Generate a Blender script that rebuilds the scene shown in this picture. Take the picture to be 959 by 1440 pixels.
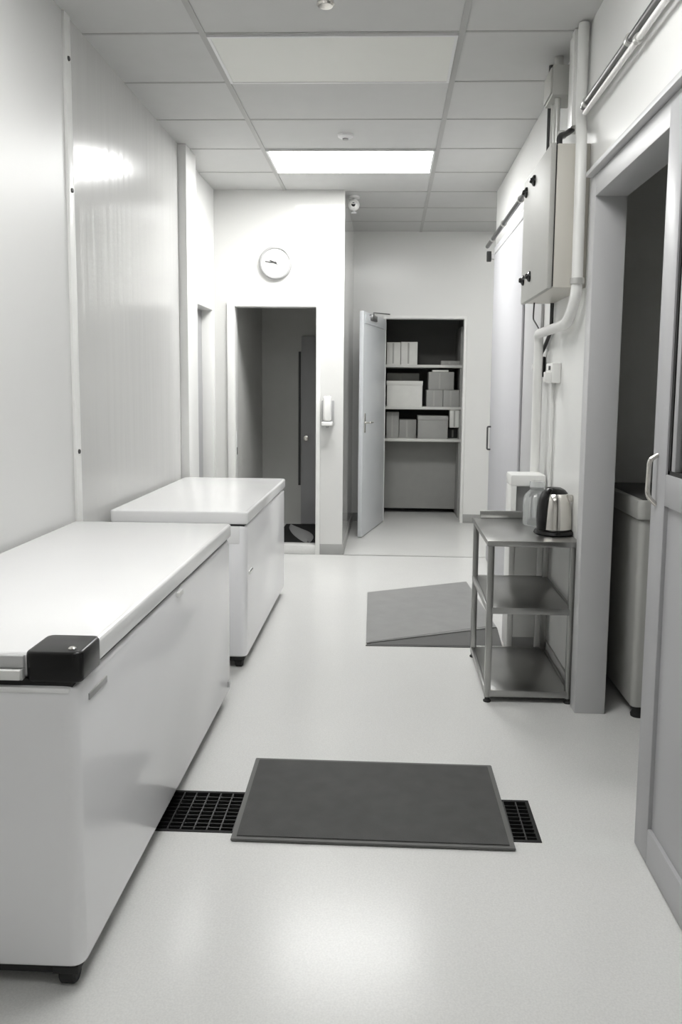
import bpy, bmesh, math
from mathutils import Vector, Matrix

# ------------------------------------------------------------------ scene start
for o in list(bpy.data.objects):
    bpy.data.objects.remove(o, do_unlink=True)
S = bpy.context.scene
COL = S.collection

# ------------------------------------------------------------------ camera
CAM_H = 1.40
cam = bpy.data.cameras.new('camera')
cam.sensor_fit = 'VERTICAL'; cam.sensor_height = 36.0
cam.lens = 36.0 * 1150 / 1440
cam.shift_x = -20.5 / 1440; cam.shift_y = -49.0 / 1440
cam.clip_start = 0.05
camo = bpy.data.objects.new('camera', cam); COL.objects.link(camo)
yaw, pitch, roll = math.radians(-2.2145), math.radians(6.275), 0.010
fw = Vector((math.sin(yaw) * math.cos(pitch), math.cos(yaw) * math.cos(pitch), -math.sin(pitch)))
rt = fw.cross(Vector((0, 0, 1))).normalized(); up = rt.cross(fw)
r2 = rt * math.cos(roll) + up * math.sin(roll); u2 = -rt * math.sin(roll) + up * math.cos(roll)
camo.matrix_world = Matrix(((r2.x, u2.x, -fw.x, 0), (r2.y, u2.y, -fw.y, 0), (r2.z, u2.z, -fw.z, CAM_H), (0, 0, 0, 1)))
S.camera = camo

# ------------------------------------------------------------------ world, exposure
w = bpy.data.worlds.new('world'); S.world = w; w.use_nodes = True
w.node_tree.nodes['Background'].inputs[0].default_value = (0.9, 0.95, 1, 1)
w.node_tree.nodes['Background'].inputs[1].default_value = 0.02
S.view_settings.view_transform = 'Standard'; S.view_settings.look = 'None'
S.view_settings.gamma = 1.0; S.view_settings.use_curve_mapping = False
S.view_settings.exposure = 1.32
LIGHT_VISIBLE = 13.0     # lit panel in view
LIGHT_FRONT = 7.2        # lit panel over the near freezer, above the frame
FILL_NICHE = 4.0        # added fill panel, hidden in the niche to brighten the end wall
LIGHT_REAR = 1.9         # lit panel behind the photographer

# ------------------------------------------------------------------ materials
def mat(name, col, rough=0.5, metal=0.0, var=0.04, scale=6.0, bump=0.0, bscale=40.0, emit=0.0, trans=0.0, coat=0.0, rvar=0.0, stretch=None, spec=None):
    m = bpy.data.materials.new(name); m.use_nodes = True
    nt = m.node_tree; b = nt.nodes['Principled BSDF']
    if isinstance(col, (int, float)): col = (col, col, col)
    b.inputs['Roughness'].default_value = rough; b.inputs['Metallic'].default_value = metal
    tc = nt.nodes.new('ShaderNodeTexCoord')
    src = tc.outputs['Object']
    if stretch:
        mp = nt.nodes.new('ShaderNodeMapping'); mp.inputs['Scale'].default_value = stretch
        nt.links.new(src, mp.inputs[0]); src = mp.outputs[0]
    n = nt.nodes.new('ShaderNodeTexNoise'); n.inputs['Scale'].default_value = scale; n.inputs['Detail'].default_value = 4
    nt.links.new(src, n.inputs['Vector'])
    r = nt.nodes.new('ShaderNodeMapRange'); r.inputs['To Min'].default_value = 1 - var; r.inputs['To Max'].default_value = 1 + var
    nt.links.new(n.outputs['Fac'], r.inputs['Value'])
    mx = nt.nodes.new('ShaderNodeVectorMath'); mx.operation = 'SCALE'; mx.inputs[0].default_value = col
    nt.links.new(r.outputs[0], mx.inputs['Scale']); nt.links.new(mx.outputs[0], b.inputs['Base Color'])
    if rvar:
        rr = nt.nodes.new('ShaderNodeMapRange'); rr.inputs['To Min'].default_value = max(0, rough - rvar); rr.inputs['To Max'].default_value = rough + rvar
        nt.links.new(n.outputs['Fac'], rr.inputs['Value']); nt.links.new(rr.outputs[0], b.inputs['Roughness'])
    if bump:
        n2 = nt.nodes.new('ShaderNodeTexNoise'); n2.inputs['Scale'].default_value = bscale; n2.inputs['Detail'].default_value = 2
        nt.links.new(src, n2.inputs['Vector'])
        bp = nt.nodes.new('ShaderNodeBump'); bp.inputs['Strength'].default_value = bump; bp.inputs['Distance'].default_value = 0.01
        nt.links.new(n2.outputs['Fac'], bp.inputs['Height']); nt.links.new(bp.outputs[0], b.inputs['Normal'])
    if emit:
        b.inputs['Emission Color'].default_value = (1, 1, 0.985, 1); b.inputs['Emission Strength'].default_value = emit
    if trans: b.inputs['Transmission Weight'].default_value = trans
    if coat: b.inputs['Coat Weight'].default_value = coat; b.inputs['Coat Roughness'].default_value = 0.08
    if spec is not None: b.inputs['Specular IOR Level'].default_value = spec
    return m

M = {}
M['panel'] = mat('white_wall_panel', (0.60, 0.60, 0.588), 0.20, var=0.02, scale=2, bump=0.30, bscale=7.0, stretch=(1, 1.6, 0.12), spec=0.32)
M['panel_near'] = mat('white_matt_wall_panel', (0.70, 0.70, 0.69), 0.42, var=0.02, scale=2)
M['panel_clock'] = mat('white_painted_panel', (0.66, 0.66, 0.645), 0.10, var=0.02, scale=2)
M['wall'] = mat('white_painted_wall', (0.84, 0.84, 0.825), 0.30, var=0.03, scale=3, bump=0.03, bscale=18)
M['backwall'] = mat('pale_back_wall_panel', (0.80, 0.80, 0.785), 0.24, var=0.02, scale=3, bump=0.04, bscale=4)
M['lining'] = mat('grey_wall_lining', (0.50, 0.50, 0.505), 0.45, var=0.02)
M['strip'] = mat('white_cover_strip', (0.86, 0.86, 0.84), 0.35)
M['ceil'] = mat('ceiling_tile', (0.58, 0.58, 0.57), 0.7, var=0.03, scale=9)
M['tbar'] = mat('ceiling_grid_bar', (0.44, 0.44, 0.43), 0.5)
M['diff_off'] = mat('unlit_diffuser', (0.80, 0.80, 0.76), 0.5, var=0.01)
M['white_metal'] = mat('white_enamelled_metal', (0.78, 0.78, 0.78), 0.3)
M['fz'] = mat('white_freezer_steel', (0.90, 0.90, 0.915), 0.22, var=0.02, scale=3, coat=0.3)
M['lid'] = mat('white_freezer_lid', (0.88, 0.88, 0.88), 0.20, var=0.01, coat=0.3)
M['lidtrim'] = mat('grey_lid_trim', (0.55, 0.55, 0.55), 0.35)
M['gasket'] = mat('black_rubber_gasket', 0.012, 0.6)
M['black'] = mat('black_plastic', 0.004, 0.25, spec=0.35)
M['rubber'] = mat('black_rubber', 0.015, 0.7)
M['chrome'] = mat('chrome', (0.72, 0.70, 0.66), 0.16, 1.0, var=0.02)
M['steel'] = mat('brushed_stainless_steel', (0.38, 0.38, 0.37), 0.30, 1.0, var=0.08, scale=30, stretch=(1, 12, 1))
M['steel_tube'] = mat('stainless_tube', (0.40, 0.40, 0.39), 0.32, 1.0)
M['doorgrey'] = mat('grey_painted_door', (0.40, 0.40, 0.41), 0.4, var=0.02)
M['framegrey'] = mat('grey_painted_frame', (0.55, 0.55, 0.555), 0.42, var=0.02)
M['leafgrey'] = mat('pale_grey_store_door', (0.66, 0.68, 0.70), 0.35, var=0.02)
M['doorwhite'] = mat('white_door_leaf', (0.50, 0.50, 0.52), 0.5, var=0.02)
M['trimwhite'] = mat('white_door_trim', (0.82, 0.82, 0.80), 0.3, var=0.02)
M['base'] = mat('grey_cove_skirting', (0.36, 0.36, 0.35), 0.35, var=0.04)
M['dark'] = mat('dark_room_wall', (0.62, 0.62, 0.60), 0.6, var=0.05)
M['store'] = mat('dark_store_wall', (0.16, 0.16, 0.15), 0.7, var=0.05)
M['darker'] = mat('store_room_wall', (0.58, 0.58, 0.56), 0.6, var=0.05)
M['mat'] = mat('charcoal_rubber_mat', (0.062, 0.062, 0.060), 0.75, var=0.25, scale=14, bump=0.2, bscale=300)
M['matedge'] = mat('grey_mat_border', (0.12, 0.12, 0.115), 0.6)
M['mat_pale'] = mat('pale_grey_mat', (0.27, 0.27, 0.265), 0.6, var=0.12, scale=9, bump=0.1, bscale=200)
M['mat_mid'] = mat('mid_grey_mat', (0.11, 0.11, 0.107), 0.6, var=0.12, scale=9, bump=0.1, bscale=200)
M['blackmat'] = mat('black_carpet_mat', 0.012, 0.95, var=0.5, scale=60, bump=0.4, bscale=400)
M['cloth'] = mat('grey_cloth', 0.35, 0.8)
M['grate'] = mat('dark_cast_grating', (0.05, 0.05, 0.05), 0.4, 0.6)
M['pit'] = mat('black_drain_channel', 0.008, 0.8)
M['cabside'] = mat('beige_enclosure_steel', (0.62, 0.60, 0.545), 0.35, var=0.02)
M['cabfront'] = mat('grey_enclosure_door', (0.46, 0.46, 0.435), 0.55, var=0.02)
M['pvc'] = mat('white_pvc_pipe', (0.85, 0.85, 0.83), 0.3)
M['galv'] = mat('galvanised_conduit', (0.20, 0.20, 0.20), 0.35, 0.9)
M['darkpipe'] = mat('dark_flexible_conduit', 0.04, 0.45)
M['clamp'] = mat('pipe_clamp', (0.6, 0.6, 0.58), 0.3, 0.6)
M['carton'] = mat('white_carton', (0.74, 0.74, 0.71), 0.7, var=0.06, scale=12)
M['cartongrey'] = mat('grey_carton', (0.36, 0.36, 0.345), 0.7, var=0.06, scale=12)
M['seam'] = mat('carton_seam', (0.42, 0.42, 0.40), 0.7)
M['shelf'] = mat('pale_shelf_board', (0.66, 0.66, 0.63), 0.5)
M['plastic'] = mat('white_plastic', (0.84, 0.84, 0.82), 0.3)
M['greyplastic'] = mat('grey_plastic', (0.40, 0.40, 0.40), 0.4)
M['clear'] = mat('cloudy_clear_plastic', (0.86, 0.88, 0.88), 0.12, trans=0.75, var=0.0)
M['glass'] = mat('door_glass', (0.95, 0.97, 0.97), 0.02, trans=1.0, var=0.0)
M['sidefz'] = mat('grey_side_freezer', (0.42, 0.42, 0.40), 0.35)
M['sidelid_reflection'] = mat('lid_top_dark_reflection', (0.06, 0.06, 0.058), 0.4)  # reflection of the dark room put into the lid colour
M['lens'] = mat('camera_lens', 0.01, 0.05)
M['ink'] = mat('clock_ink', 0.06, 0.5)
M['tick'] = mat('grey_clock_marks', 0.35, 0.5)
for k, v in (('lit_v', LIGHT_VISIBLE), ('lit_f', LIGHT_FRONT), ('lit_r', LIGHT_REAR), ('fill_n', FILL_NICHE)):
    M[k] = mat('lit_diffuser_' + k, (0.9, 0.9, 0.9), 0.5, emit=v, var=0.0)

def floor_material():
    m = mat('pale_grey_epoxy_floor', (0.69, 0.69, 0.675), 0.22, var=0.03, scale=1.5, bump=0.04, bscale=9.0, rvar=0.04, spec=0.2)
    nt = m.node_tree; b = nt.nodes['Principled BSDF']
    l = [x for x in nt.links if x.to_socket == b.inputs['Base Color']][0]; src = l.from_socket
    tc = nt.nodes.new('ShaderNodeTexCoord')
    n = nt.nodes.new('ShaderNodeTexNoise'); n.inputs['Scale'].default_value = 190; n.inputs['Detail'].default_value = 3
    nt.links.new(tc.outputs['Object'], n.inputs['Vector'])
    r = nt.nodes.new('ShaderNodeMapRange'); r.inputs['From Min'].default_value = 0.3; r.inputs['From Max'].default_value = 0.7
    r.inputs['To Min'].default_value = 0.94; r.inputs['To Max'].default_value = 1.05
    nt.links.new(n.outputs['Fac'], r.inputs['Value'])
    s = nt.nodes.new('ShaderNodeVectorMath'); s.operation = 'SCALE'
    nt.links.new(src, s.inputs[0]); nt.links.new(r.outputs[0], s.inputs['Scale']); nt.links.new(s.outputs[0], b.inputs['Base Color'])
    return m
M['floor'] = floor_material()

# ------------------------------------------------------------------ mesh helpers
def box(bm, x0, x1, y0, y1, z0, z1, bev=0.0, seg=2):
    t = bmesh.new()
    vs = [t.verts.new((x, y, z)) for z in (z0, z1) for y in (y0, y1) for x in (x0, x1)]
    for f in ((0, 2, 3, 1), (4, 5, 7, 6), (0, 1, 5, 4), (1, 3, 7, 5), (3, 2, 6, 7), (2, 0, 4, 6)):
        t.faces.new([vs[i] for i in f])
    if bev:
        bmesh.ops.bevel(t, geom=list(t.edges), offset=bev, segments=seg, affect='EDGES', profile=0.5)
    merge(bm, t)

def merge(bm, t, mtx=None):
    if mtx is not None: bmesh.ops.transform(t, matrix=mtx, verts=t.verts)
    me = bpy.data.meshes.new('tmp'); t.to_mesh(me); t.free()
    bm.from_mesh(me); bpy.data.meshes.remove(me)

def vbox(bm, x0, x1, y0, y1, z0, z1, rv, re=0.006, seg=5):
    """box with rounded vertical corners (rv) and softened horizontal edges (re)"""
    t = bmesh.new()
    vs = [t.verts.new((x, y, z)) for z in (z0, z1) for y in (y0, y1) for x in (x0, x1)]
    for f in ((0, 2, 3, 1), (4, 5, 7, 6), (0, 1, 5, 4), (1, 3, 7, 5), (3, 2, 6, 7), (2, 0, 4, 6)):
        t.faces.new([vs[i] for i in f])
    ve = [e for e in t.edges if abs(e.verts[0].co.z - e.verts[1].co.z) > 1e-6]
    bmesh.ops.bevel(t, geom=ve, offset=rv, segments=seg, affect='EDGES', profile=0.5)
    if re:
        he = [e for e in t.edges if len(e.link_faces) == 2 and any(abs(f.normal.z) > 0.9 for f in e.link_faces) and not all(abs(f.normal.z) > 0.9 for f in e.link_faces)]
        t.normal_update()
        he = [e for e in t.edges if abs(e.verts[0].co.z - e.verts[1].co.z) < 1e-6 and sum(1 for f in e.link_faces if abs(f.normal.z) > 0.9) == 1]
        bmesh.ops.bevel(t, geom=he, offset=re, segments=3, affect='EDGES', profile=0.5)
    merge(bm, t)

def tube(bm, pts, r, n=12, caps=True):
    pts = [Vector(p) for p in pts]
    rings = []; prev = None
    for i, p in enumerate(pts):
        if i == 0: d = pts[1] - p
        elif i == len(pts) - 1: d = p - pts[i - 1]
        else: d = (pts[i + 1] - p).normalized() + (p - pts[i - 1]).normalized()
        d.normalize()
        if prev is None:
            a = Vector((0, 0, 1)) if abs(d.z) < 0.9 else Vector((1, 0, 0))
            a = (a - d * a.dot(d)).normalized()
        else:
            a = (prev - d * prev.dot(d)).normalized()
        prev = a; b = d.cross(a)
        rr = r[i] if isinstance(r, (list, tuple)) else r
        rings.append([bm.verts.new(p + a * rr * math.cos(2 * math.pi * k / n) + b * rr * math.sin(2 * math.pi * k / n)) for k in range(n)])
    for i in range(len(rings) - 1):
        for k in range(n):
            f = bm.faces.new((rings[i][k], rings[i][(k + 1) % n], rings[i + 1][(k + 1) % n], rings[i + 1][k])); f.smooth = True
    if caps:
        bm.faces.new(rings[0][::-1]); bm.faces.new(rings[-1])

def rounded(pts, rad, n=6):
    """round the corners of a polyline"""
    pts = [Vector(p) for p in pts]; out = [pts[0]]
    for i in range(1, len(pts) - 1):
        a = (pts[i - 1] - pts[i]); b = (pts[i + 1] - pts[i])
        ra = min(rad, a.length * 0.45, b.length * 0.45)
        p0 = pts[i] + a.normalized() * ra; p1 = pts[i] + b.normalized() * ra
        for k in range(n + 1):
            t = k / n
            out.append(p0 * (1 - t) ** 2 + pts[i] * 2 * t * (1 - t) + p1 * t * t)
    out.append(pts[-1]); return out

def lathe(bm, prof, cx, cy, n=32, sx=1.0, sy=1.0):
    rings = []
    for (r, z) in prof:
        if r < 1e-6: rings.append([bm.verts.new((cx, cy, z))])
        else: rings.append([bm.verts.new((cx + r * sx * math.cos(2 * math.pi * k / n), cy + r * sy * math.sin(2 * math.pi * k / n), z)) for k in range(n)])
    for a, b in zip(rings, rings[1:]):
        for k in range(n):
            k2 = (k + 1) % n
            if len(a) == 1 and len(b) == 1: continue
            if len(a) == 1: f = bm.faces.new((a[0], b[k2], b[k]))
            elif len(b) == 1: f = bm.faces.new((a[k], a[k2], b[0]))
            else: f = bm.faces.new((a[k], a[k2], b[k2], b[k]))
            f.smooth = True

def prism(bm, poly, z0, z1, bev=0.0):
    t = bmesh.new()
    lo = [t.verts.new((x, y, z0)) for x, y in poly]; hi = [t.verts.new((x, y, z1)) for x, y in poly]
    t.faces.new(lo[::-1]); t.faces.new(hi)
    for i in range(len(poly)):
        j = (i + 1) % len(poly); t.faces.new((lo[i], lo[j], hi[j], hi[i]))
    bmesh.ops.recalc_face_normals(t, faces=t.faces)
    if bev: bmesh.ops.bevel(t, geom=list(t.edges), offset=bev, segments=2, affect='EDGES')
    merge(bm, t)

def world_loc(p):
    v = Vector((0, 0, 0))
    while p is not None: v = v + Vector(p.location); p = p.parent
    return v

def obj(name, bm, m, parent=None, label=None, smooth=35, local=False):
    bmesh.ops.recalc_face_normals(bm, faces=bm.faces)
    if not local:
        if parent is None:
            xs = [v.co for v in bm.verts]
            base = Vector(((min(v.x for v in xs) + max(v.x for v in xs)) / 2, (min(v.y for v in xs) + max(v.y for v in xs)) / 2, min(v.z for v in xs)))
            off = base
        else:
            off = world_loc(parent); base = Vector((0, 0, 0))
        bmesh.ops.translate(bm, vec=-off, verts=bm.verts)
    else: base = Vector((0, 0, 0))
    me = bpy.data.meshes.new(name); bm.to_mesh(me); bm.free()
    me.materials.append(M[m] if isinstance(m, str) else m)
    for p in me.polygons: p.use_smooth = True
    me.set_sharp_from_angle(angle=math.radians(smooth))
    o = bpy.data.objects.new(name, me); COL.objects.link(o); o.location = base
    if parent is not None: o.parent = parent
    if label: o['label'] = label
    return o

def thing(name, label, cat, loc, rotz=0, group=None):
    o = bpy.data.objects.new(name, None); COL.objects.link(o); o.empty_display_size = 0.1
    o.location = loc; o.rotation_euler = (0, 0, rotz); o['label'] = label; o['category'] = cat
    if group: o['group'] = group
    return o

def tag(o, label, cat, group=None):
    o['label'] = label; o['category'] = cat
    if group: o['group'] = group
    return o

def bx(*a, **k):
    bm = bmesh.new(); box(bm, *a, **k); return bm
def boxes(lst, bev=0.0):
    bm = bmesh.new()
    for b in lst: box(bm, *b, bev=bev)
    return bm
def tb(*a, **k):
    bm = bmesh.new(); tube(bm, *a, **k); return bm

def struct(name, bm, m, label, cat, parent=None):
    o = obj(name, bm, m, parent)
    if parent is None:
        o['kind'] = 'structure'; o['label'] = label; o['category'] = cat
    return o

# ------------------------------------------------------------------ the setting
HC = 2.97                    # ceiling height
XL, XR = -1.40, 0.85         # side walls
YC, YB = 6.75, 8.50          # clock wall, back wall
YN = -1.6                    # wall behind the photographer

# floor with an opening for the drain channel
DX0, DX1, DY0, DY1 = -1.10, 0.497, 2.42, 2.68
bm = bmesh.new()
for (x0, x1, y0, y1) in ((-2.2, 3.0, YN - .1, DY0), (-2.2, 3.0, DY1, 10.2), (-2.2, DX0, DY0, DY1), (DX1, 3.0, DY0, DY1)):
    box(bm, x0, x1, y0, y1, -0.12, 0)
struct('floor', bm, 'floor', 'pale grey glossy epoxy floor of the corridor', 'floor')
struct('trim_1', boxes([(DX0, DX1, DY0, DY1, -0.12, -0.06)]), 'pit', 'black bottom of the floor drain channel', 'drain channel')

# ceiling
struct('ceiling', bx(-2.2, 3.0, YN - .1, 10.2, HC, HC + .1), 'ceil', 'grey suspended ceiling of rectangular tiles', 'ceiling')
GX = (-0.855, 0.305); GY0, GS = 3.83, 0.595
bm = bmesh.new()
for x in GX: box(bm, x - .014, x + .014, YN, YB, HC - .005, HC + .002)
k = -9
while GY0 + k * GS < YB:
    y = GY0 + k * GS
    if y > YN: box(bm, -1.42, 1.6, y - .007, y + .007, HC - .003, HC + .002)
    k += 1
struct('trim_2', bm, 'tbar', 'grey metal grid bars between the ceiling tiles', 'ceiling grid')

# left wall of panels
struct('wall_left', bx(XL - .1, XL, YN, 3.62, 0, HC), 'panel_near', 'glossy white wall panel left of the near freezer', 'wall')
struct('wall_left.001', bx(XL - .1, XL, 3.62, 5.50, 0, HC), 'panel', 'glossy white wall panel behind the far freezer', 'wall')
bm = bx(XL - .01, XL + .012, 3.59, 3.655, 0, HC, bev=.004)
st = struct('trim_3', bm, 'strip', 'white vertical cover strip joining the two left wall panels', 'trim')
for z in (2.786, 2.239, 1.1):
    b2 = bmesh.new(); t = bmesh.new(); lathe(t, [(0, 0), (.011, 0), (.009, .006), (0, .007)], 0, 0, 12)
    merge(b2, t, Matrix.Translation((XL + .012, 3.622, z)) @ Matrix.Rotation(math.radians(90), 4, 'Y'))
    obj('screw', b2, 'ink', st)
struct('trim_4', bx(XL - .1, XL + .055, 5.50, 5.78, 0, HC, bev=.003), 'wall', 'pale end post of the left wall panels', 'post')
# recessed left wall piece with a doorway
XD = -1.43; D3 = (5.82, 6.60, 2.00)
struct('wall_left.002', boxes([(XD - .16, XD, 5.78, D3[0] - .02, 0, HC), (XD - .16, XD, D3[1] + .02, YC, 0, HC), (XD - .16, XD, D3[0] - .02, D3[1] + .02, D3[2] + .02, HC)]), 'wall', 'white wall piece between the post and the clock wall', 'wall')
struct('trim_5', boxes([(XD - .10, XD + .018, D3[0] - .06, D3[0], 0, D3[2] + .065), (XD - .10, XD + .018, D3[1], D3[1] + .06, 0, D3[2] + .065), (XD - .10, XD + .018, D3[0], D3[1], D3[2], D3[2] + .065)], bev=.003), 'trimwhite', 'white frame of the left side doorway', 'door frame')
d = struct('door_3', bx(XD - .115, XD - .072, D3[0] + .003, D3[1] - .003, .005, D3[2] - .003, bev=.003), 'doorgrey', 'grey closed door leaf set deep in the left side doorway', 'door')
# clock wall with a doorway
OX0, OX1, OZ = -1.262, -0.593, 2.045
XE = -0.368
bm = boxes([(XD - .16, OX0 - .02, YC, YC + .10, 0, HC), (OX1 + .02, XE, YC, YC + .10, 0, HC), (OX0 - .02, OX1 + .02, YC, YC + .10, OZ + .02, HC)])
box(bm, XE - .10, XE, YC + .10, YB, 0, HC)
struct('wall_front', bm, 'panel_clock', 'white wall carrying the round clock, with its return towards the store room', 'wall')
struct('trim_6', boxes([(OX0 - .062, OX0, YC - .02, YC + .12, 0, OZ + .04), (OX1, OX1 + .036, YC - .02, YC + .12, 0, OZ + .04), (OX0, OX1, YC - .02, YC + .12, OZ, OZ + .04)], bev=.004), 'trimwhite', 'white frame of the doorway under the clock', 'door frame')
struct('trim_7', bx(OX0, OX1, YC - .012, YC + .11, 0, .078, bev=.006), 'floor', 'low pale threshold kerb of the doorway under the clock', 'threshold')
struct('baseboard_front', boxes([(OX1 + .036, XE + .012, YC - .012, YC, 0, .09), (XE, XE + .012, YC, YB, 0, .09)], bev=.003), 'base', 'grey skirting at the foot of the clock wall', 'baseboard')
# little dark room behind that doorway
RX0, RX1, RY = -1.275, XE - .10, 8.28
struct('wall_inner', boxes([(RX0 - .08, RX0, YC + .10, RY, 0, HC), (RX0 - .08, RX1, RY, RY + .08, 0, HC)]), 'darker', 'grey walls of the dark room behind the clock wall', 'wall')
d = struct('door_4', bx(-0.875, RX1 - .02, RY - .03, RY, .005, 1.90, bev=.003), 'doorgrey', 'grey door at the rear of the dark room', 'door')
b2 = bmesh.new(); t = bmesh.new(); lathe(t, [(0, 0), (.012, 0), (.012, .03), (.026, .04), (.026, .055), (0, .062)], 0, 0, 16)
merge(b2, t, Matrix.Translation((-.82, RY - .03, .885)) @ Matrix.Rotation(math.radians(90), 4, 'X')); obj('door_knob', b2, 'chrome', d)
b2 = bx(-0.905, -0.882, RY - .012, RY, 0.4, 1.75, bev=.002); struct('trim_8', b2, 'ink', 'dark gap beside the rear door of the dark room', 'trim')
# back wall with the store opening
PX0, PX1, PZ = -0.03, 0.765, 2.10
XF = 1.55
struct('wall_back', boxes([(XE, PX0 - .015, YB, YB + .10, 0, HC), (PX1 + .015, XF, YB, YB + .10, 0, HC), (PX0 - .015, PX1 + .015, YB, YB + .10, PZ + .015, HC)]), 'backwall', 'pale wall at the end of the corridor', 'wall')
struct('trim_9', boxes([(PX0 - .03, PX0, YB - .015, YB + .11, 0, PZ + .03), (PX1, PX1 + .03, YB - .015, YB + .11, 0, PZ + .03), (PX0, PX1, YB - .015, YB + .11, PZ, PZ + .03)], bev=.003), 'trimwhite', 'pale frame of the store room doorway', 'door frame')
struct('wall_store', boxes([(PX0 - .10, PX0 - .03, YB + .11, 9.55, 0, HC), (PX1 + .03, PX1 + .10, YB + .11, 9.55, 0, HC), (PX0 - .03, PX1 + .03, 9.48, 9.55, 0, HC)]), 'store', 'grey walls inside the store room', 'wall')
struct('baseboard_back', boxes([(PX1 + .03, XF, YB - .012, YB, 0, .09), (XE + .013, PX0 - .03, YB - .012, YB, 0, .09)], bev=.003), 'base', 'grey skirting along the end wall', 'baseboard')
# right wall: opening of the side room, then solid, then ends short of the back wall
SY0, SY1, SZ = 1.30, 3.46, 2.18
struct('wall_right', boxes([(XR, XR + .10, YN, SY0, 0, HC), (XR, XR + .10, SY1 + .02, YC + .05, 0, HC), (XR, XR + .10, SY0, SY1 + .02, SZ + .02, HC)]), 'wall', 'white right wall above and beyond the side room opening', 'wall')
struct('wall_right.001', boxes([(XF, XF + .1, YC, YB, 0, HC), (XR + .10, XF, YC - .05, YC + .05, 0, HC)]), 'backwall', 'wall of the niche at the far right', 'wall')
struct('trim_10', boxes([(XR - .022, XR + .108, SY1 - .002, SY1 + .085, 0, SZ + .10), (XR - .022, XR + .108, SY0, SY1 - .002, SZ, SZ + .085)], bev=.003), 'framegrey', 'grey painted frame of the side room opening', 'door frame')
struct('trim_11', bx(XR - .050, XR, SY0 - .9, SY1 + .06, SZ + .087, SZ + .108, bev=.003), 'framegrey', 'grey track cover over the sliding door', 'door track')
struct('baseboard_right', bx(XR - .012, XR, SY1 + .09, YC + .05, 0, .09, bev=.003), 'base', 'grey skirting at the foot of the right wall', 'baseboard')
# side room shell
struct('wall_side_room', boxes([(XR + .10, 2.6, 4.12, 4.2, 0, HC), (2.6, 2.7, .9, 4.2, 0, HC), (XR + .10, 2.6, .9, 1.0, 0, HC)]), 'dark', 'dark walls of the side room on the right', 'wall')
struct('wall_rear', bx(-1.5, .95, YN - .1, YN, 0, HC), 'wall', 'wall behind the photographer', 'wall')

struct('trim_13', bx(XE + .013, XR - .013, YC - .02, YC + .01, 0, .002), 'base', 'thin joint strip across the floor level with the clock wall', 'floor joint')

# store room door standing open
def leaf_local(name, L, T, Hh, m):
    return bx(0, L, -T, 0, .008, Hh, bev=.003)
hx, hy = PX0 - .005, YB - .02
ang = math.atan2(-.95, -.195)
o = obj('door_1', leaf_local('door_1', .97, .04, 2.09, None), 'leafgrey', None, local=True)
o.location = (hx, hy, 0); o.rotation_euler = (0, 0, ang); o['kind'] = 'structure'; o['label'] = 'pale grey door standing open into the corridor from the store room'; o['category'] = 'door'
hb = bmesh.new()
box(hb, .875, .915, 0, .006, .98, 1.16, bev=.002)
tube(hb, [(.895, .005, 1.075), (.895, .05, 1.075)], .009)
tube(hb, rounded([(.895, .045, 1.075), (.895, .055, 1.075), (.79, .055, 1.075)], .01), .009)
h = obj('lever_handle', hb, 'chrome', o, local=True, label='chrome lever handle on a back plate')
hb = bmesh.new(); box(hb, .02, .93, 0, .012, 1.985, 2.06, bev=.003)
obj('top_rail', hb, 'leafgrey', o, local=True)
hb = bmesh.new(); box(hb, .55, .75, 0, .035, 2.02, 2.075, bev=.004)
tube(hb, [(.65, .02, 2.08), (.65, .02, 2.10), (.30, .10, 2.115)], .007)
obj('door_closer', hb, 'galv', o, local=True)

# white sliding door on the right wall
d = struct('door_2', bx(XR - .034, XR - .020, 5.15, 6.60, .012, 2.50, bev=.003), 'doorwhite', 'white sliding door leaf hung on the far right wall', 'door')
obj('door_groove', bx(XR - .038, XR - .033, 5.15, 6.55, 2.44, 2.462, bev=.001), 'framegrey', d)
obj('pull_handle', tb(rounded([(XR - .034, 6.52, 1.10), (XR - .06, 6.52, 1.10), (XR - .06, 6.52, .92), (XR - .034, 6.52, .92)], .02), .007), 'ink', d, label='dark vertical pull handle')
struct('trim_12', bx(XR - .018, XR, 4.60, 6.62, .09, 2.50, bev=.003), 'lining', 'pale grey wall lining beside the white sliding door', 'wall panel')

# grey sliding door in front of the side room opening
LX0, LX1, LY0, LY1, LZ = 0.781, 0.815, 1.25, 2.43, 2.20
d = struct('door_5', boxes([(LX0, LX1, LY1 - .115, LY1, .006, LZ), (LX0, LX1, LY0, LY0 + .115, .006, LZ),
     (LX0, LX1, LY0 + .115, LY1 - .115, .006, .115), (LX0, LX1, LY0 + .115, LY1 - .115, 1.075, 1.165), (LX0, LX1, LY0 + .115, LY1 - .115, LZ - .10, LZ)], bev=.003), 'doorgrey', 'grey framed sliding door with a glass upper half on the right', 'door')
obj('lower_panel', bx(LX0 + .012, LX1 - .012, LY0 + .115, LY1 - .115, .115, 1.075), 'doorgrey', d)
obj('glass_pane', bx(LX0 + .016, LX0 + .022, LY0 + .13, LY1 - .13, 1.175, LZ - .115), 'glass', d)
g = []
a0, a1, b0, b1 = LY0 + .115, LY1 - .115, 1.165, LZ - .10
for (y0, y1, z0, z1) in ((a1 - .016, a1, b0, b1), (a0, a0 + .016, b0, b1), (a0, a1, b0, b0 + .012), (a0, a1, b1 - .012, b1)): g.append((LX0 + .006, LX1 - .006, y0, y1, z0, z1))
obj('gasket', boxes(g), 'gasket', d, label='black rubber gasket round the glass')
obj('glazing_bar', bx(LX0 + .004, LX1 - .004, a1 - .06, a1 - .032, b0 + .012, b1 - .012, bev=.002), 'doorgrey', d)
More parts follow.
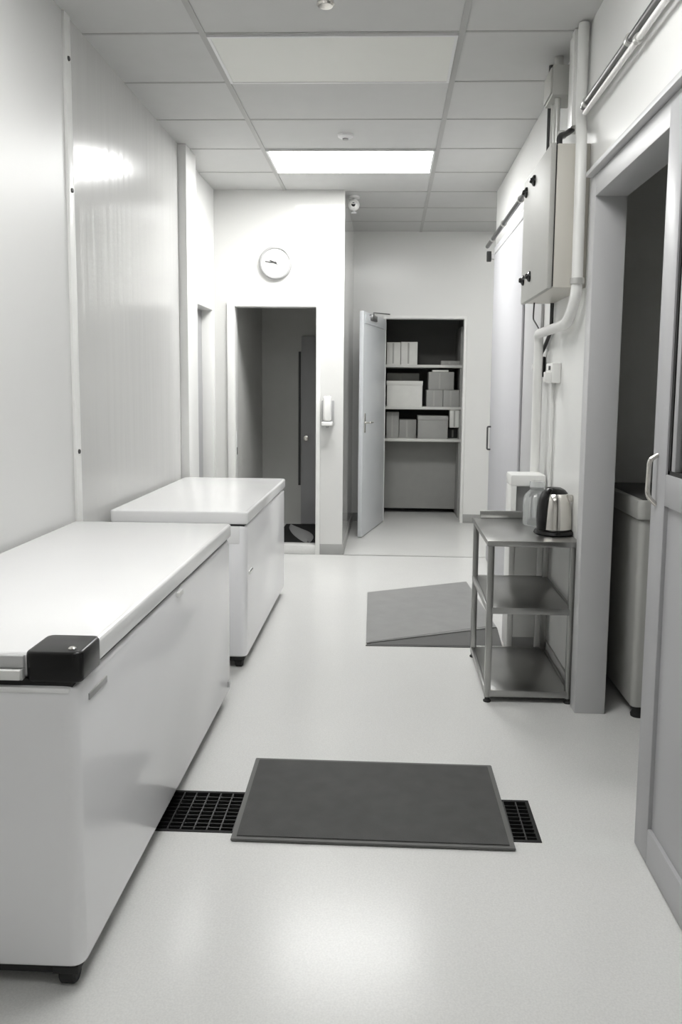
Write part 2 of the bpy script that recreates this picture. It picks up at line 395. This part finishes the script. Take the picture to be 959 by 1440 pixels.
obj('pull_handle', tb(rounded([(LX0, LY1 - .045, 1.215), (LX0 - .024, LY1 - .045, 1.20), (LX0 - .026, LY1 - .045, 1.095), (LX0, LY1 - .045, 1.07)], .03), .007), 'chrome', d, label='chrome bow pull handle')

# ------------------------------------------------------------------ ceiling lights
def ceiling_light(y0, m, label):
    t = thing('ceiling_light', label, 'light', ((GX[0] + GX[1]) / 2, y0 + GS / 2, HC - .012), group='panel lights in the suspended ceiling')
    x0, x1 = GX[0] + .016, GX[1] - .016; y0 += .012; y1 = y0 + GS - .024
    f = .014
    obj('frame', boxes([(x0, x1, y0, y0 + f, HC - .012, HC), (x0, x1, y1 - f, y1, HC - .012, HC), (x0, x0 + f, y0 + f, y1 - f, HC - .012, HC), (x1 - f, x1, y0 + f, y1 - f, HC - .012, HC)]), 'white_metal', t)
    obj('diffuser', bx(x0 + f, x1 - f, y0 + f, y1 - f, HC - .009, HC - .002), m, t)
    return t
ceiling_light(GY0 + 3 * GS, 'lit_v', 'bright lit ceiling panel light before the clock wall')
ceiling_light(GY0, 'diff_off', 'unlit cream ceiling panel light near the top of the photo')
ceiling_light(GY0 - 3 * GS, 'lit_f', 'lit ceiling panel light above the near chest freezer')
ceiling_light(GY0 - 6 * GS, 'lit_r', 'lit ceiling panel light behind the photographer')

t = thing('ceiling_light', 'added square fill light, unseen inside the niche at the far right', 'light', (1.25, 7.4, HC - .012), group='panel lights in the suspended ceiling')  # unseen fill light, added because the end wall was too dark
obj('frame', boxes([(1.0, 1.5, 7.15, 7.165, HC - .012, HC), (1.0, 1.5, 7.635, 7.65, HC - .012, HC), (1.0, 1.015, 7.165, 7.635, HC - .012, HC), (1.485, 1.5, 7.165, 7.635, HC - .012, HC)]), 'white_metal', t)
obj('diffuser', bx(1.015, 1.485, 7.165, 7.635, HC - .009, HC - .002), 'fill_n', t)

bm = bmesh.new(); lathe(bm, [(0, HC), (.055, HC), (.055, HC - .008), (.05, HC - .014), (.036, HC - .016), (.033, HC - .05), (.028, HC - .056), (0, HC - .058)][::-1], -.272, 3.44, 24)
t = thing('sprinkler_head', 'small chrome sprinkler on the ceiling nearest the camera', 'sprinkler', (-.272, 3.44, HC))
bm2 = bmesh.new(); lathe(bm2, [(0, HC - .012), (.05, HC - .012), (.055, HC - .004), (.055, HC), (0, HC)], -.272, 3.44, 24); obj('escutcheon', bm2, 'white_metal', t)
bm2 = bmesh.new(); lathe(bm2, [(0, HC - .062), (.030, HC - .061), (.036, HC - .054), (.032, HC - .030), (.018, HC - .022), (.016, HC - .012), (0, HC - .012)], -.272, 3.44, 20); obj('nozzle', bm2, 'chrome', t)
bm.free()
t = thing('smoke_detector', 'small white round detector on the ceiling before the lit panel', 'detector', (-.29, 5.32, HC))
bm2 = bmesh.new(); lathe(bm2, [(0, HC - .022), (.03, HC - .022), (.048, HC - .012), (.05, HC), (0, HC)], -.29, 5.32, 24); obj('housing', bm2, 'white_metal', t)
bm2 = bmesh.new(); lathe(bm2, [(0, HC - .032), (.018, HC - .031), (.02, HC - .022), (0, HC - .022)], -.29, 5.32, 20); obj('sensor', bm2, 'greyplastic', t)

# security camera by the corner
t = thing('security_camera', 'small white security camera hanging beside the clock wall corner', 'camera', (-.305, 6.98, HC))
bm2 = bmesh.new(); lathe(bm2, [(0, HC - .018), (.045, HC - .016), (.05, HC), (0, HC)], -.305, 6.98, 20)
tube(bm2, [(-.305, 6.98, HC - .015), (-.305, 6.97, HC - .06)], .014); obj('bracket', bm2, 'plastic', t)
bm2 = bmesh.new(); b3 = bmesh.new(); bmesh.ops.create_uvsphere(b3, u_segments=24, v_segments=14, radius=.047)
merge(bm2, b3, Matrix.Translation((-.305, 6.95, HC - .075))); obj('housing', bm2, 'plastic', t)
bm2 = bmesh.new(); b3 = bmesh.new(); lathe(b3, [(0, .006), (.014, .005), (.017, 0), (0, -.01)], 0, 0, 16)
merge(bm2, b3, Matrix.Translation((-.307, 6.905, HC - .08)) @ Matrix.Rotation(math.radians(96), 4, 'X')); obj('lens', bm2, 'lens', t)
bm2 = bx(-.325, -.285, 6.94, 6.96, HC - .145, HC - .13, bev=.003); tube(bm2, [(-.305, 6.95, HC - .132), (-.305, 6.95, HC - .115)], .008); obj('status_light', bm2, 'greyplastic', t)

# ------------------------------------------------------------------ chest freezers
def freezer(label, x0, x1, y0, y1, zb, zl, zt, near):
    cx, cy = (x0 + x1) / 2, (y0 + y1) / 2
    t = thing('chest_freezer', label, 'freezer', (cx, cy, 0))
    b = bmesh.new(); vbox(b, x0, x1, y0, y1, .055, zb, .032, .012); obj('body', b, 'fz', t)
    obj('gasket', bx(x0 + .012, x1 - .012, y0 + .012, y1 - .012, zb - .002, zl + .002), 'gasket', t)
    b = bmesh.new(); vbox(b, x0 - .002, x1 + .006, y0 + (.02 if near else -.004), y1 + .004, zl, zt, .022, .010)
    lid = obj('lid', b, 'lid', t)
    obj('base_frame', bx(x0 + .06, x1 - .04, y0 + .02, y1 - .06, .030, .057), 'rubber', t)
    for (fx, fy) in ((x1 - .045, y0 + .033), (x0 + .07, y0 + .033), (x1 - .07, y1 - .075), (x0 + .07, y1 - .075)):
        b = bmesh.new(); q = bmesh.new(); lathe(q, [(0, -.02), (.020, -.02), (.025, -.015), (.025, .015), (.020, .02), (0, .02)], 0, 0, 18)
        merge(b, q, Matrix.Translation((fx, fy, .025)) @ Matrix.Rotation(math.radians(90), 4, 'Y'))
        box(b, fx - .03, fx + .03, fy - .03, fy + .03, .038, .056, bev=.003)
        obj('caster', b, 'rubber', t)
    return t, lid

t, lid = freezer('long white chest freezer nearest the camera with a black corner cap', -1.375, -.685, 1.73, 3.52, .728, .742, .800, True)
# black corner cap on the near lid corner
b = bmesh.new(); vbox(b, -.803, -.674, 1.735, 1.872, .736, .807, .020, .008); cap = obj('corner_cap', b, 'black', lid, label='black plastic corner cap')
b = bmesh.new(); q = bmesh.new(); lathe(q, [(0, .004), (.006, .0035), (.009, .001), (.009, -.002), (0, -.002)], 0, 0, 16)
merge(b, q, Matrix.Translation((-.705, 1.768, .807))); obj('cap_screw', b, 'chrome', t, label='shiny screw on the corner cap')
obj('lid_edge_strip', bx(-1.36, -.806, 1.738, 1.752, .768, .797, bev=.003), 'lidtrim', t)
obj('hinge_tray', bx(-1.36, -.806, 1.732, 1.75, .742, .768, bev=.002), 'lidtrim', t)
obj('latch', bx(-.89, -.808, 1.722, 1.74, .745, .768, bev=.003), 'plastic', t, label='white latch block')
obj('rim', bx(-1.36, -.70, 1.727, 1.74, .716, .728, bev=.003), 'lid', t)
obj('badge', bx(-.687, -.682, 1.805, 1.925, .672, .688, bev=.001), 'greyplastic', t, label='small dark badge by the near corner')
obj('lid_lock', bx(-.686, -.676, 2.60, 2.66, .708, .724, bev=.002), 'plastic', t)
obj('drain_cap', bx(-.686, -.680, 3.44, 3.475, .085, .11, bev=.002), 'greyplastic', t)

t, lid = freezer('white chest freezer against the left wall behind the nearest one', -1.36, -.685, 3.93, 5.42, .716, .726, .788, False)
obj('rim', bx(-1.32, -.72, 3.926, 3.95, .63, .716, bev=.003), 'lid', t)
obj('lid_lock', bx(-.687, -.678, 3.985, 4.085, .462, .482, bev=.003), 'plastic', t)
obj('keyhole', bx(-.679, -.676, 4.0, 4.07, .476, .481), 'ink', t)

# ------------------------------------------------------------------ drain grating
t = thing('floor_drain_grate', 'black metal drain grating in the floor under the charcoal mat', 'drain grate', ((DX0 + DX1) / 2, (DY0 + DY1) / 2, 0))
f = .012
obj('frame', boxes([(DX0, DX1, DY0, DY0 + f, -.03, .002), (DX0, DX1, DY1 - f, DY1, -.03, .002), (DX0, DX0 + f, DY0 + f, DY1 - f, -.03, .002), (DX1 - f, DX1, DY0 + f, DY1 - f, -.03, .002)]), 'pit', t)
b = bmesh.new()
x = DX0 + .04
while x < DX1 - .02:
    box(b, x - .002, x + .002, DY0 + f, DY1 - f, -.025, .0015); x += .042
y = DY0 + .03
while y < DY1 - .02:
    box(b, DX0 + f, DX1 - f, y - .0012, y + .0012, -.02, .001); y += .024
obj('grid', b, 'grate', t)

# ------------------------------------------------------------------ mats
def floor_mat(label, poly, z, h, m, edge, w=.016):
    cx = sum(p[0] for p in poly) / 4; cy = sum(p[1] for p in poly) / 4
    t = thing('floor_mat', label, 'mat', (cx, cy, z))
    b = bmesh.new(); prism(b, poly, z, z + h * .7, .002); obj('border', b, edge, t)
    inn = [(cx + (px - cx) * (1 - w / abs(px - cx)), cy + (py - cy) * (1 - w / abs(py - cy))) for px, py in poly]
    b = bmesh.new(); prism(b, inn, z + h * .3, z + h, .002); obj('pile', b, m, t)
    return t
floor_mat('charcoal rectangular mat lying over the drain grating', [(-.478, 2.93), (.402, 2.922), (.408, 2.365), (-.468, 2.372)], .0025, .010, 'mat', 'matedge')
floor_mat('mid grey mat peeping out beneath the pale grey mat', [(-.08, 4.42), (.66, 4.72), (.64, 4.335), (-.105, 4.325)], .0, .006, 'mat_mid', 'mat_mid')
floor_mat('pale grey mat lying askew left of the steel trolley', [(-.122, 5.46), (.585, 5.83), (.655, 4.70), (-.102, 4.345)], .0065, .007, 'mat_pale', 'mat_pale')
tag(obj('doormat', bx(-1.02, -.50, 7.05, 8.2, 0, .010, bev=.003), 'blackmat'), 'black mat on the floor inside the doorway under the clock', 'mat')
# leaf-shaped pale cloth on the black mat
b = bmesh.new()
P0, P1 = Vector((-.955, 8.05)), Vector((-.70, 7.18)); N = 14; rows = []
side = Vector((-(P1 - P0).y, (P1 - P0).x)).normalized()
for i in range(N + 1):
    s = i / N; c = P0.lerp(P1, s) - side * .10 * math.sin(math.pi * s) * -.35; wd = .085 * math.sin(math.pi * min(1, s * .96 + .02)) ** .8 + .004
    rows.append([(c - side * wd, .012), (c - side * wd * .5, .026), (c, .034), (c + side * wd * .5, .026), (c + side * wd, .012)])
vr = [[b.verts.new((q.x, q.y, z)) for q, z in r] for r in rows]; vb = [[b.verts.new((r[0][0].x, r[0][0].y, .0105)), b.verts.new((r[4][0].x, r[4][0].y, .0105))] for r in rows]
for i in range(N):
    for k in range(4): b.faces.new((vr[i][k], vr[i][k + 1], vr[i + 1][k + 1], vr[i + 1][k]))
    b.faces.new((vb[i][0], vr[i][0], vr[i + 1][0], vb[i + 1][0])); b.faces.new((vr[i][4], vb[i][1], vb[i + 1][1], vr[i + 1][4])); b.faces.new((vb[i][1], vb[i][0], vb[i + 1][0], vb[i + 1][1]))
for i in (0, N): b.faces.new([vb[i][0]] + vr[i] + [vb[i][1]])
tag(obj('cleaning_cloth', b, 'cloth'), 'narrow leaf-shaped pale grey cloth lying on the black doormat', 'cloth')

# ------------------------------------------------------------------ clock
ck = thing('wall_clock', 'round white wall clock above the left doorway', 'clock', (-.925, YC, 2.393))
def disc(prof, m, name, seg=48):
    b = bmesh.new(); q = bmesh.new(); lathe(q, prof, 0, 0, seg)
    merge(b, q, Matrix.Translation((-.925, YC, 2.393)) @ Matrix.Rotation(math.radians(90), 4, 'X')); return obj(name, b, m, ck)
disc([(0, .003), (.132, .003), (.132, .028), (.124, .036), (.116, .036), (.113, .022), (0, .022)][::-1], 'greyplastic', 'rim')
disc([(0, .021), (.113, .021), (.113, .024), (0, .024)][::-1], 'plastic', 'dial')
for k in range(12):
    b = bmesh.new(); q = bmesh.new(); box(q, -.0025, .0025, -.001, .0, .088, .104)
    merge(b, q, Matrix.Translation((-.925, YC - .0245, 2.393)) @ Matrix.Rotation(math.radians(30 * k), 4, 'Y'))
    obj('hour_mark', b, 'tick', ck)
for nm, a, L, wd, dy in (('minute_hand', 277, .085, .0035, .029), ('hour_hand', 292, .05, .005, .027), ('second_hand', 130, .045, .0015, .031)):
    b = bmesh.new(); q = bmesh.new(); box(q, -wd, wd, -.001, .001, -.012, L)
    merge(b, q, Matrix.Translation((-.925, YC - dy, 2.393)) @ Matrix.Rotation(math.radians(a), 4, 'Y')); obj(nm, b, 'ink', ck)
disc([(0, .024), (.008, .024), (.008, .034), (0, .035)][::-1], 'ink', 'hub', 16)

# soap dispenser
sd = thing('soap_dispenser', 'white soap dispenser on the wall right of the left doorway', 'dispenser', (-.495, YC, 1.09))
obj('back_plate', bx(-.545, -.445, YC - .022, YC, 1.09, 1.29, bev=.006), 'greyplastic', sd)
b = bmesh.new(); vbox(b, -.528, -.462, YC - .10, YC - .022, 1.125, 1.325, .02, .015); obj('bottle', b, 'plastic', sd)
b = bmesh.new(); vbox(b, -.540, -.450, YC - .105, YC - .022, 1.085, 1.118, .012, .006); obj('push_bar', b, 'plastic', sd)
b = bmesh.new(); lathe(b, [(0, 1.066), (.010, 1.066), (.014, 1.086), (0, 1.086)], -.495, YC - .065, 12); obj('spout', b, 'greyplastic', sd)
# lock plate on the doorway jamb under the clock
t = thing('strike_plate', 'small lock plate on the left jamb of the doorway under the clock', 'lock plate', (OX0, YC + .05, .85))
obj('plate', bx(OX0, OX0 + .004, YC + .02, YC + .07, .80, 1.02, bev=.001), 'white_metal', t)
obj('keep', bx(OX0 + .003, OX0 + .006, YC + .03, YC + .06, .83, .89), 'ink', t)

# ------------------------------------------------------------------ store room shelving and cartons
SF, SB = 8.80, 9.46
t = thing('shelving_unit', 'pale three-shelf rack across the store room behind the open door', 'shelf', ((PX0 + PX1) / 2, (SF + SB) / 2, 0))
sx0, sx1 = PX0 - .025, PX1 + .025
SHZ = (1.645, 1.20, .855)
for z in SHZ: obj('shelf_board', bx(sx0, sx1, SF, SB, z - .03, z, bev=.003), 'shelf', t)
for x in (sx0, sx1 - .025): obj('side_panel', bx(x, x + .025, SF + .02, SB, 0, 2.05, bev=.002), 'cartongrey', t)
obj('back_panel', bx(sx0 + .025, sx1 - .025, SB - .012, SB, .06, .826), 'cartongrey', t)
obj('plinth', bx(sx0 + .025, sx1 - .025, 9.15, 9.17, .05, .80, bev=.002), 'cartongrey', t)
def carton(x0, x1, y0, z0, hgt, m, label, lid=False, dep=.30, group=None):
    t = thing('carton', label, 'box', ((x0 + x1) / 2, y0 + dep / 2, z0), group=group)
    obj('body', bx(x0, x1, y0, y0 + dep, z0, z0 + hgt, bev=.003), m, t)
    if lid: obj('lid', bx(x0 - .004, x1 + .003, y0 - .005, y0 + dep + .005, z0 + hgt - .045, z0 + hgt + .003, bev=.003), m, t)
    else: obj('tape', bx(x0 + .4 * (x1 - x0), x0 + .4 * (x1 - x0) + .018, y0 - .0015, y0, z0 + .01, z0 + hgt - .01), 'seam', t)
    return t
z1, z2, z3 = SHZ
carton(-.02, .125, SF + .02, z1, .235, 'carton', 'white carton at the left end of the top shelf')
carton(.13, .305, SF + .02, z1, .240, 'carton', 'white carton second from the left on the top shelf')
carton(.56, .76, SF + .05, z1, .045, 'cartongrey', 'flat grey box lying at the right of the top shelf', dep=.28)
carton(-.015, .365, SF + .02, z2, .27, 'carton', 'wide white lidded carton on the left of the middle shelf', lid=True)
carton(-.015, .34, SF + .345, z2, .36, 'cartongrey', 'grey carton behind the wide white lidded carton', dep=.28)
carton(.41, .585, SF + .02, z2, .18, 'cartongrey', 'small grey carton on the middle shelf right of the white lidded carton')
carton(.59, .76, SF + .02, z2, .18, 'cartongrey', 'grey carton at the right end of the middle shelf')
carton(.43, .70, SF + .03, z2 + .181, .19, 'cartongrey', 'grey carton stacked on the two small cartons of the middle shelf')
carton(.47, .64, SF + .03, z2 + .372, .02, 'carton', 'thin white box on top of the stacked grey carton', dep=.2)
carton(-.015, .12, SF + .12, z3, .28, 'cartongrey', 'tall grey carton at the left end of the lowest shelf')
carton(.125, .31, SF + .14, z3, .20, 'cartongrey', 'low grey carton second from the left on the lowest shelf')
carton(.325, .645, SF + .03, z3, .245, 'cartongrey', 'wide grey carton in the middle of the lowest shelf', lid=True)
carton(.665, .762, SF + .22, z3, .10, 'ink', 'small black box at the right end of the lowest shelf', dep=.2)
carton(.665, .762, SF + .02, z3 + .125, .19, 'carton', 'white box hung under the middle shelf at its right end', dep=.15)
obj('hanger_strap', bx(.70, .72, SF + .08, SF + .10, z3 + .314, z2 - .03), 'seam', bpy.data.objects['carton.013'])

# ------------------------------------------------------------------ steel trolley
tx0, tx1, ty0, ty1 = .452, .835, 3.56, 4.20
t = thing('steel_trolley', 'three-tier stainless steel trolley table by the right wall', 'trolley', ((tx0 + tx1) / 2, (ty0 + ty1) / 2, 0))
b = bmesh.new(); box(b, tx0 - .008, XR - .002, ty0 - .012, ty1, .712, .738, bev=.004); top = obj('top_shelf', b, 'steel', t)
obj('upstand', bx(tx0 + .03, XR - .004, ty1 - .012, ty1 + .002, .738, .775, bev=.003), 'steel', top)
for nm, z in (('middle_shelf', .425), ('bottom_shelf', .045)):
    b = bx(tx0 + .014, tx1 - .014, ty0 + .004, ty1 - .006, z, z + .010, bev=.002)
    sh = obj(nm, b, 'steel', t)
    r = bmesh.new()
    for (x0, x1, y0, y1) in ((tx0 + .02, tx1 - .02, ty0 - .002, ty0 + .010), (tx0 + .02, tx1 - .02, ty1 - .012, ty1), (tx0, tx0 + .012, ty0 + .02, ty1 - .02), (tx1 - .012, tx1, ty0 + .02, ty1 - .02)):
        box(r, x0, x1, y0, y1, z - .018, z + .012, bev=.002)
    obj('rim', r, 'steel_tube', sh)
for (x, y) in ((tx0 + .012, ty0 + .014), (tx1 - .012, ty0 + .014), (tx0 + .012, ty1 - .014), (tx1 - .012, ty1 - .014)):
    b = bmesh.new(); box(b, x - .014, x + .014, y - .014, y + .014, .022, .713, bev=.004); l = obj('leg', b, 'steel_tube', t)
    b = bmesh.new(); lathe(b, [(0, 0), (.017, 0), (.018, .006), (.011, .012), (.011, .024), (0, .024)], x, y, 16); obj('foot', b, 'rubber', l)

# kettle
kx, ky, kz = .775, 3.76, .738
k = thing('electric_kettle', 'chrome and black electric kettle on its round base on the trolley top', 'kettle', (kx, ky, kz))
def part_lathe(bm, prof, a0, a1, n=28):
    rows = [[bm.verts.new((r * math.cos(a0 + (a1 - a0) * i / n), r * math.sin(a0 + (a1 - a0) * i / n), z)) for i in range(n + 1)] for r, z in prof]
    m = len(rows)
    for p in range(m):
        q = (p + 1) % m
        for i in range(n): bm.faces.new((rows[p][i], rows[p][i + 1], rows[q][i + 1], rows[q][i]))
    bm.faces.new([r[0] for r in rows]); bm.faces.new([r[n] for r in rows][::-1])
b = bmesh.new(); lathe(b, [(0, 0), (.090, 0), (.095, .005), (.090, .016), (.07, .020), (0, .020)], 0, 0, 36); obj('power_base', b, 'black', k, local=True)
b = bmesh.new(); lathe(b, [(0, .020), (.074, .020), (.078, .026), (.077, .06), (.073, .11), (.066, .155), (.055, .186), (.046, .196), (0, .198)], 0, 0, 44); obj('body', b, 'chrome', k, local=True)
b = bmesh.new(); lathe(b, [(0, .216), (.022, .214), (.042, .204), (.055, .189), (.052, .184), (0, .186)], 0, 0, 36); obj('lid', b, 'black', k, local=True)
b = bmesh.new(); part_lathe(b, [(.070, .024), (.081, .024), (.084, .06), (.083, .11), (.077, .155), (.062, .192), (.040, .212), (.036, .19), (.055, .17)], math.radians(70), math.radians(229)); obj('handle', b, 'black', k, local=True, label='black handle shell down one side')
b = bmesh.new(); prism(b, [(.050, -.020), (.064, -.020), (.080, -.0), (.064, .020), (.050, .020)], .152, .184, .003); sp = obj('spout', b, 'chrome', k, local=True); sp.rotation_euler = (0, 0, math.radians(-20))

# clear bottle behind kettle
bt = thing('plastic_bottle', 'cloudy clear plastic jug behind the kettle on the trolley', 'bottle', (.735, 4.00, .738))
b = bmesh.new(); lathe(b, [(0, .738), (.062, .738), (.066, .745), (.066, .86), (.06, .885), (.034, .912), (.032, .925), (0, .925)], .735, 4.00, 28); obj('body', b, 'clear', bt)
b = bmesh.new(); lathe(b, [(0, .922), (.036, .922), (.037, .925), (.037, .948), (.034, .952), (0, .952)], .735, 4.00, 28); obj('cap', b, 'clear', bt)

# tall white appliance behind trolley
a = thing('water_dispenser', 'tall white cabinet-like appliance with grey recessed front behind the trolley', 'appliance', (.733, 4.34, 0))
b = bmesh.new(); ax0, ax1, ay0, ay1 = .645, .822, 4.25, 4.425

box(b, ax0, ax0 + .030, ay0, ay1, .02, .900, bev=.006); box(b, ax1 - .030, ax1, ay0, ay1, .02, .900, bev=.006); box(b, ax0 - .002, ax1 + .002, ay0 - .002, ay1, .895, .957, bev=.010); box(b, ax0 + .031, ax1 - .031, ay1 - .03, ay1 - .004, .03, .90)
obj('housing', b, 'plastic', a)
obj('front_panel', bx(ax0 + .031, ax1 - .031, ay0 + .07, ay0 + .08, .60, .90), 'greyplastic', a)
obj('lower_panel', bx(ax0 + .03, ax1 - .03, ay0 + .004, ay0 + .02, .09, .60, bev=.003), 'plastic', a)
obj('plinth', bx(ax0 + .01, ax1 - .01, ay0 + .015, ay1 - .02, 0, .09, bev=.003), 'greyplastic', a)

# ------------------------------------------------------------------ electrical enclosure
cy0, cy1, cx0, cz0, cz1 = 3.66, 4.36, .682, 1.84, 2.445
c = thing('electrical_cabinet', 'beige steel electrical enclosure high on the right wall', 'cabinet', ((cx0 + XR) / 2, (cy0 + cy1) / 2, cz0))
obj('body', bx(cx0 + .028, XR, cy0, cy1, cz0, cz1, bev=.004), 'cabside', c)
obj('seal', bx(cx0 + .022, cx0 + .03, cy0 + .006, cy1 - .006, cz0 + .006, cz1 - .006), 'gasket', c)
dr = obj('door', bx(cx0, cx0 + .023, cy0, cy1, cz0 - .004, cz1 + .004, bev=.005), 'cabfront', c)
for (y, z) in ((4.27, 2.38), (4.05, 2.385), (4.29, 1.95), (4.10, 1.945)):
    b = bmesh.new(); q = bmesh.new(); lathe(q, [(0, .0), (.027, .0), (.025, .008), (.014, .014), (.010, .024), (0, .026)], 0, 0, 14)
    merge(b, q, Matrix.Translation((cx0, y, z)) @ Matrix.Rotation(math.radians(-90), 4, 'Y')); obj('knob', b, 'black', dr)

# ------------------------------------------------------------------ pipes on the right wall
def pipe(name, pts, r, m, label, cat, clamps=(), rad=.06):
    t = thing(name, label, cat, pts[0])
    obj('pipe', tb(rounded(pts, rad) if len(pts) > 2 else pts, r), m, t)
    for (p, dx) in clamps:
        b = bmesh.new(); tube(b, [Vector(p) - Vector(dx) * .012, Vector(p) + Vector(dx) * .012], r + .006)
        obj('clamp', b, 'clamp', t)
    return t
X1 = XR - .035
pipe('drain_pipe', [(XR - .03, 3.745, HC - .005), (XR - .03, 3.745, 2.60), (XR - .05, 3.62, 2.45), (XR - .05, 3.60, 1.80), (XR - .06, 3.72, 1.69), (XR - .06, 4.42, 1.69), (XR - .05, 4.46, 1.66), (XR - .05, 4.46, .10)], .024, 'pvc', 'white plastic pipe bending round the electrical enclosure down the right wall', 'pipe', [((XR - .05, 3.60, 1.86), (0, 0, 1))], .09)
pipe('conduit', [(X1, 3.68, 2.60), (X1, 1.2, 2.60)], .014, 'galv', 'upper metal conduit on the right wall above the sliding door', 'conduit', [((X1, 3.62, 2.60), (0, 1, 0)), ((X1, 3.0, 2.60), (0, 1, 0)), ((X1, 2.2, 2.60), (0, 1, 0))])
pipe('conduit', [(X1, 3.64, 2.563), (X1, 1.2, 2.563)], .011, 'pvc', 'white conduit just under the metal one above the sliding door', 'conduit', [((X1, 2.9, 2.563), (0, 1, 0))])
pipe('conduit', [(X1 - .02, 6.90, 2.555), (X1 - .02, 4.40, 2.555)], .016, 'galv', 'metal conduit running above the white sliding door', 'conduit', [((X1 - .02, 6.55, 2.555), (0, 1, 0)), ((X1 - .02, 5.95, 2.555), (0, 1, 0)), ((X1 - .02, 5.2, 2.555), (0, 1, 0))])
pipe('conduit', [(cx0 + .05, 3.74, 2.44), (cx0 + .05, 3.75, 2.50), (XR - .07, 3.83, 2.535), (XR - .04, 3.862, 2.562)], .013, 'darkpipe', 'dark flexible conduit curving out of the enclosure top', 'conduit', [((XR - .095, 3.81, 2.524), (.7, .7, .25))], .04)
for i, (y, m, lab) in enumerate(((4.22, 'darkpipe', 'dark vertical conduit from enclosure top to ceiling, leftmost of three'), (4.13, 'clamp', 'pale vertical conduit in the middle of three above the enclosure'), (4.04, 'clamp', 'pale vertical conduit above the enclosure, rightmost of three'))):
    pipe('conduit', [(XR - .075, y, cz1 - .005), (XR - .075, y, (HC - .002 if i == 0 else 2.76))], .014, m, lab, 'conduit')
j = thing('junction_box', 'grey junction box on the conduits above the enclosure', 'junction box', (XR - .06, 4.10, 2.755))
obj('body', bx(XR - .11, XR, 3.99, 4.18, 2.755, 2.89, bev=.004), 'cabfront', j); obj('cover', bx(XR - .118, XR - .11, 4.0, 4.17, 2.765, 2.88, bev=.003), 'cabfront', j)
obj('cable_entry', tb([(XR - .06, 4.12, 2.888), (XR - .06, 4.12, HC - .001)], .022), 'clamp', j)
t = thing('cable_trunking', 'flat white trunking running up the right wall to the ceiling', 'trunking', (XR - .02, 3.86, 2.56))
obj('channel', bx(XR - .05, XR, 3.80, 3.93, 2.56, HC - .001, bev=.004), 'trimwhite', t); obj('cover', bx(XR - .056, XR - .049, 3.805, 3.855, 2.56, HC - .001, bev=.002), 'pvc', t)
# cables under the enclosure
pipe('power_cable', [(XR - .013, 4.32, cz0 + .002), (XR - .013, 4.32, 1.70), (XR - .0125, 4.50, 1.62), (XR - .03, 4.535, 1.575)], .010, 'darkpipe', 'thick black cable dropping from the enclosure underside', 'cable', (), .03)
pipe('power_cable', [(cx0 + .06, 4.30, cz0 + .002), (cx0 + .06, 4.32, 1.76), (XR - .025, 4.62, 1.735)], .004, 'darkpipe', 'thin dark cable looping under the enclosure', 'cable', (), .03)
pipe('power_cable', [(XR - .03, 4.535, 1.468), (XR - .030, 4.535, .10)], .007, 'darkpipe', 'dark strip for the shadowed lining edge, straight down from the black isolator switch', 'cable')  # shadow along the lining edge, built as a thin dark tube
pipe('conduit', [(XR - .012, 4.23, 1.432), (XR - .012, 4.23, .10)], .010, 'pvc', 'thin white conduit running down from the white socket box', 'conduit')
t = thing('isolator_switch', 'small black switch on the wall lining under the enclosure', 'switch', (XR - .02, 4.56, 1.48))
obj('body', bx(XR - .055, XR - .001, 4.50, 4.565, 1.465, 1.575, bev=.006), 'black', t); obj('toggle', bx(XR - .068, XR - .054, 4.52, 4.545, 1.505, 1.535, bev=.003), 'plastic', t)
t = thing('socket_box', 'white socket box beside the pipe under the enclosure', 'socket', (XR - .02, 4.18, 1.41))
obj('body', bx(XR - .045, XR, 4.10, 4.26, 1.43, 1.53, bev=.006), 'plastic', t); obj('rocker', bx(XR - .05, XR - .044, 4.14, 4.17, 1.495, 1.515, bev=.002), 'ink', t)
obj('plug', bx(XR - .075, XR - .044, 4.11, 4.16, 1.435, 1.485, bev=.004), 'plastic', t)
t = thing('track_stop', 'small dark stop at the far end of the sliding door track', 'bracket', (XR - .04, 6.88, 2.45))
obj('arm', bx(XR - .07, XR, 6.66, 6.72, 2.42, 2.46, bev=.003), 'framegrey', t); obj('bumper', bx(XR - .085, XR - .05, 6.655, 6.685, 2.40, 2.48, bev=.004), 'rubber', t)

# ------------------------------------------------------------------ freezer in the side room
fx0, fx1, fy0, fy1 = 1.045, 1.72, 3.40, 4.06
t = thing('chest_freezer', 'grey chest freezer with a dark reflection painted on its top, standing in the dark side room', 'freezer', ((fx0 + fx1) / 2, (fy0 + fy1) / 2, 0))
b = bmesh.new(); vbox(b, fx0 + .012, fx1 - .012, fy0 + .012, fy1 - .012, .05, .86, .025, .006); obj('body', b, 'sidefz', t)
b = bmesh.new(); vbox(b, fx0, fx1, fy0, fy1, .862, .945, .03, .006); ld = obj('lid', b, 'sidefz', t)
obj('lid_inset', bx(fx0 + .02, fx1 - .02, fy0 + .02, fy1 - .02, .944, .948, bev=.001), 'sidelid_reflection', ld, label='lid top coloured with the dark room reflection')
for (x, y) in ((fx0 + .05, fy0 + .05), (fx1 - .05, fy0 + .05), (fx0 + .05, fy1 - .05), (fx1 - .05, fy1 - .05)):
    b = bmesh.new(); lathe(b, [(0, 0), (.028, 0), (.03, .01), (.022, .03), (.022, .052), (0, .052)], x, y, 16); obj('foot', b, 'rubber', t)
